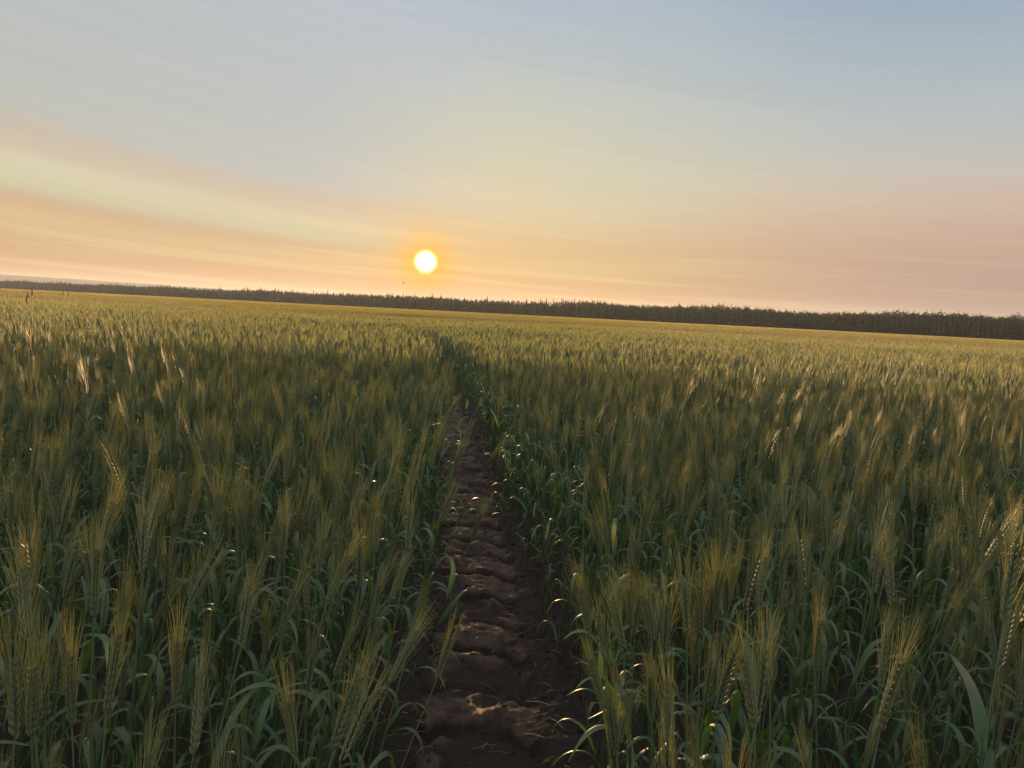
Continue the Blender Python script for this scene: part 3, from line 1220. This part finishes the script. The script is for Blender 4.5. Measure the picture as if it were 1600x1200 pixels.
# trees one can tell apart: pale trunks at the right front and spires that rise above the rest
cand_a = [f for f in front if f[0] == 0 and not f[2] and 9 < f[1] < 35]
cand_s = sorted([f for f in front if f[0] <= 5 and f[2] and -35 < f[1] < 12], key=lambda f: -(f[7] * SPR[f[8]][2]) / math.hypot(f[3], f[4]))
pick_a = sorted(cand_a, key=lambda f: math.hypot(f[3], f[4]))[:90]
pick_s = cand_s[:110]
ids = {id(f) for f in pick_a} | {id(f) for f in pick_s}
tree_protos = {}


def tree_obj(sprc, v):
    key = (sprc, v)
    if key not in tree_protos:
        tr_, cr_, H = (SPR if sprc else ASP)[v]
        root = obj('spruce_tree' if sprc else 'aspen_tree', None)
        k1 = obj('trunk', mesh('trunk', *tr_.arr()[:2], TM, tr_.arr()[2], np.zeros(len(tr_.arr()[0]))), root)
        k2 = obj('crown', mesh('crown', *cr_.arr()[:2], TM, cr_.arr()[2], np.zeros(len(cr_.arr()[0]))), root)
        KIDS[root.name], KIDS[k1.name], KIDS[k2.name] = [k1, k2], [], []
        tree_protos[key] = root
        return root
    return copy_tree(tree_protos[key])


for f in front:
    if id(f) in ids:
        _, azd, sprc, x, y, z, rz, hs, v = f
        o = tree_obj(sprc, v)
        o.location = (x, y, z)
        o.rotation_euler = (0, 0, rz)
        o.scale = (hs, hs, hs)
        if sprc:
            where = 'below the pale far ridge at the left' if azd < -12 else ('left of the sun' if azd < SUN_AZ * 57.3 - 2 else ('beneath the sun' if azd < SUN_AZ * 57.3 + 2 else 'right of the sun'))
            tag(o, 'dark pointed spruce rising from the far wood %s' % where, 'tree', 'spruces that stand out of the far wood')
        else:
            where = 'near the right end' if azd > 27 else ('along its right part' if azd > 17 else 'right of centre')
            tag(o, 'slim pale trunked aspen at the wood edge, %s' % where, 'tree', 'aspens along the front of the wood')
    else:
        _, azd, sprc, x, y, z, rz, hs, v = f
        wl.append((x, y, z))
        wr.append((0, 0, rz))
        wsx.append((hs, hs, hs))
        wi.append((W_SPR if sprc else W_ASP)[v])
wood = scatter('woodland', wl, wr, wsx, wi, WOOD)
tag(wood, 'dark mixed wood of spruce and aspen closing the far side of the field', 'woodland', None, 'stuff')

# ------------------------------------------------------------------ the far ridge at the left
m, a = mat('far_ridge_woods')
geo = a.n('ShaderNodeNewGeometry')
p_ = a.n('ShaderNodeBsdfPrincipled', i_Roughness=0.95)
a.l(a.mix(a.noise(geo.outputs['Position'], 0.02, 4), (0.035, 0.05, 0.03, 1), (0.07, 0.08, 0.05, 1)), p_.inputs['Base Color'])
o_ = a.n('ShaderNodeOutputMaterial')
a.l(p_.outputs[0], o_.inputs['Surface'])
RD = 7600.0
azs = np.linspace(-52, -8, 160)
prof_h = np.interp(azs, [-52, -34, -26, -20, -14, -10, -8], [121, 117, 110, 95, 68, 34, 0]) + 5.0 * (fbm(azs * 1.3, azs * 0 + 2, 71, 4) - 0.5)
V = []
for k, az_ in enumerate(azs):
    dx, dy = math.sin(R(az_)), math.cos(R(az_))
    for q, fz in ((0, 0.0), (300, 0.55), (700, 0.9), (1000, 1.0), (1700, 0.6), (2400, 0.0)):
        V.append((dx * (RD - 1000 + q), dy * (RD - 1000 + q), -2 + max(0.0, prof_h[k]) * fz))
me = mesh('distant_hills', V, grid_tris(len(azs), 6), [m])
tag(obj('distant_hills', me), 'low pale blue ridge far beyond the wood at the left', 'hills', None, 'structure')

# ------------------------------------------------------------------ two birds over the wood
M_BIRD = leafy('bird_feather', (0.02, 0.018, 0.016), (0.03, 0.028, 0.025), 0.0, 0.7, None, 0.2)


def bird(u, v, dist, rz, flap, label):
    g = Geo()
    pr = [(-0.20, 0.004), (-0.15, 0.022), (-0.05, 0.045), (0.06, 0.048), (0.13, 0.028), (0.17, 0.03), (0.20, 0.022), (0.235, 0.004)]
    tube(g, [(0, y, 0.01 * math.sin(y * 6)) for y, _ in pr], [r_ for _, r_ in pr], 8, 0)
    g.add([(-0.02, -0.16, 0), (0.02, -0.16, 0), (0.05, -0.30, 0.0), (-0.05, -0.30, 0.0), (0, -0.22, 0.012), (0, -0.22, -0.012)],
          [(0, 1, 4), (1, 2, 4), (2, 3, 4), (3, 0, 4), (1, 0, 5), (2, 1, 5), (3, 2, 5), (0, 3, 5)], 0)
    v_, t_, m_ = g.arr()
    body = mesh('bird', v_, t_, [M_BIRD])
    root = obj('bird', body)
    for s in (-1, 1):
        W = []
        st_ = [(0.03, 0.09, 0.0), (0.16, 0.10, 0.5), (0.30, 0.085, 1.0), (0.45, 0.02, 0.8)]
        for (x, c_, f) in st_:
            zz = flap * x * (1 if f < 1 else 0.9)
            le, te = 0.09 - 0.10 * x, 0.09 - 0.10 * x - c_ * 1.9
            W += [(s * x, le, zz), (s * x, (le + te) / 2, zz + 0.012), (s * x, te, zz), (s * x, (le + te) / 2, zz - 0.006)]
        T = []
        for k in range(3):
            for q in range(4):
                a_, b_ = k * 4 + q, k * 4 + (q + 1) % 4
                T += [(a_, b_, b_ + 4), (a_, b_ + 4, a_ + 4)]
        obj('wing', mesh('wing', W, T, [M_BIRD]), root)
    root.location = CAMP + ray(u, v) * dist
    root.rotation_euler = (0, 0, rz)
    tag(root, label, 'bird', 'birds flying over the wood')


bird(630.5, 443, 190, 1.2, 0.7, 'dark bird flying over the wood, the nearer of two below the sun')
bird(617.5, 444.5, 270, 1.0, -0.35, 'fainter dark bird flying behind its companion, left of it')

# ------------------------------------------------------------------ tall weeds that stand over the wheat
def weed(u_tip, v_tip, dist, label, seed, dark=True):
    rs = np.random.RandomState(seed)
    d = ray(u_tip, v_tip)
    p = CAMP + d * (dist / d.dot(F))
    H = p.z
    root = obj('tall_weed', None, None, (p.x, p.y, soil_z(p.x, p.y)))
    g = Geo()
    lean_ = rs.uniform(-0.04, 0.06)
    pts = [np.array([-lean_ * (1 - f) ** 2, 0, H * f]) for f in np.linspace(0, 0.97, 6)]
    tube(g, pts, [0.004, 0.0038, 0.0035, 0.003, 0.0025, 0.0015], 5, 0)
    obj('stem', mesh('stem', *g.arr()[:2], [M_STEM]), root)
    s = Geo()
    for k in range(46):
        f = k / 45
        c0 = np.array([0, 0, H * (0.945 + 0.05 * f)])
        a_ = rs.uniform(0, 6.28)
        dd = np.array([math.cos(a_) * 0.45, math.sin(a_) * 0.45, 1.0])
        drop(s, c0 + dd * 0.003, dd, 0.014, 0.0065 * (1.3 - f), None, 0, 4)
    obj('seed_head', mesh('seed_head', *s.arr()[:2], [M_SEED]), root)
    for h in (0.35, 0.55):
        lg = Geo()
        rr_ = random.Random(seed + int(h * 100))
        pts, sides = leaf_curve(rr_, h, np.array([-lean_ * (1 - h) ** 2, 0, H * h]), 0.28, 10, 0.7)
        f = np.linspace(0, 1, 10)
        ribbon(lg, pts, 0.013 * np.clip((1 - f) ** 0.6, 0.05, 1), sides, 0)
        obj('leaf', mesh('leaf', *lg.arr()[:2], [M_LEAF]), root)
    tag(root, label, 'weed', 'dark seed heads standing over the wheat')


M_SEED = leafy('weed_seed', (0.05, 0.045, 0.028), (0.08, 0.065, 0.035), 0.1, 0.7, None, 0.2)
weed(50, 451, 9.0, 'tallest dark weed head against the wood at the far left', 1)
weed(43.5, 455, 9.6, 'dark weed head just left of the tallest one, far left', 2)
weed(41.5, 463, 8.6, 'lowest of the three dark weed heads at the far left', 3)
weed(98.5, 455, 16.0, 'small dark weed head, left one of the pair right of the far left three', 4)
weed(106.5, 456, 16.5, 'small dark weed head, right one of the pair right of the far left three', 5)

# ------------------------------------------------------------------ a bent-over shoot and litter on the track
def lying(u, v, u2, v2, s, var, label):
    p, q = on_ground(u, v, 0.05), on_ground(u2, v2, 0.20)
    o = plant_obj(var)
    dr = (q - p)
    z = Vector((dr.x, dr.y, dr.z)).normalized()
    o.rotation_euler = z.to_track_quat('Z', 'Y').to_euler()
    o.location = p
    L = dr.length / 0.98
    o.scale = (s, s, L)
    tag(o, label, 'wheat plant')


lying(622, 838, 790, 772, 1.0, 4, 'broken wheat shoot lying across the wheel track, its ear to the right')

litter = Geo()
rs = np.random.RandomState(3)
for k in range(900):
    y = rs.uniform(1.6, 14)
    x = float(track_x(y)) + rs.uniform(-0.5, 0.5)
    i, j = int(np.searchsorted(sy, y)), int((x - float(track_x(y)) + TW) / (2 * TW) * 124)
    z = Z[i, min(max(j, 0), 124)] + 0.006
    a_ = rs.uniform(0, 6.28)
    L = rs.uniform(0.02, 0.10)
    d = np.array([math.cos(a_), math.sin(a_), 0])
    p0 = np.array([x, y, z])
    tube(litter, [p0, p0 + d * L * .5 + (0, 0, 0.006), p0 + d * L], [0.0012, 0.0015, 0.0007], 3, 4 if rs.rand() < .6 else 1)
v_, t_, m_ = litter.arr()
tag(obj('straw_litter', mesh('straw_litter', v_, t_, WM, m_, np.zeros(len(v_)))), 'scattered bits of straw and leaf lying on the wheel track', 'straw', None, 'stuff')

clods = Geo()
for k in range(1500):
    y = rs.uniform(1.5, 11)
    tx = rs.choice((-1, 1)) * rs.uniform(0.16, 0.5) if rs.rand() < 0.75 else rs.uniform(-0.3, 0.3)
    x = float(track_x(y)) + tx
    i, j = int(np.searchsorted(sy, y)), int((tx + TW) / (2 * TW) * 124)
    r_ = 0.003 + 0.013 * rs.rand() ** 3
    q = rs.normal(0, 1, (9, 3))
    q /= np.linalg.norm(q, axis=1)[:, None]
    ring = [np.array([math.cos(a_), math.sin(a_), z_]) for z_ in (-0.4, 0.45) for a_ in np.arange(5) * 1.2566]
    V = np.array([[0, 0, -0.9]] + ring + [[0, 0, 0.95]]) * (1 + rs.uniform(-0.32, 0.32, (12, 1))) * r_
    V = V * np.array([1.0, rs.uniform(0.7, 1.2), rs.uniform(0.6, 0.9)]) + np.array([x, y, Z[i, j] + r_ * 0.3])
    T = []
    for q_ in range(5):
        n2_ = (q_ + 1) % 5
        T += [(0, 1 + n2_, 1 + q_), (1 + q_, 1 + n2_, 6 + n2_), (1 + q_, 6 + n2_, 6 + q_), (6 + q_, 6 + n2_, 11)]
    clods.add(V, T, 0)
v_, t_, m_ = clods.arr()
tag(obj('soil_crumbs', mesh('soil_crumbs', v_, t_, [M_SOIL], smooth=False)), 'loose crumbs and small clods of brown soil along the wheel track', 'soil', None, 'stuff')

# ------------------------------------------------------------------ haze
if True:
    hx0, hx1, hy0, hy1, hz0, hz1 = -9800.0, 9800.0, -60.0, 11800.0, -3.5, 165.0
    V = [(x, y, z) for x in (hx0, hx1) for y in (hy0, hy1) for z in (hz0, hz1)]
    Tq = [(0, 1, 3, 2), (4, 6, 7, 5), (0, 4, 5, 1), (2, 3, 7, 6), (0, 2, 6, 4), (1, 5, 7, 3)]
    m = bpy.data.materials.new('haze')
    m.use_nodes = True
    a = NT(m.node_tree)
    pv = a.n('ShaderNodeVolumePrincipled')
    pv.inputs['Color'].default_value = (0.78, 0.86, 0.92, 1)
    pv.inputs['Density'].default_value = 0.00007
    pv.inputs['Anisotropy'].default_value = 0.3
    o_ = a.n('ShaderNodeOutputMaterial')
    a.l(pv.outputs[0], o_.inputs['Volume'])
    tag(obj('haze', mesh('haze', V, Tq, [m], smooth=False)), 'thin warm evening haze over the fields', 'haze', None, 'stuff')
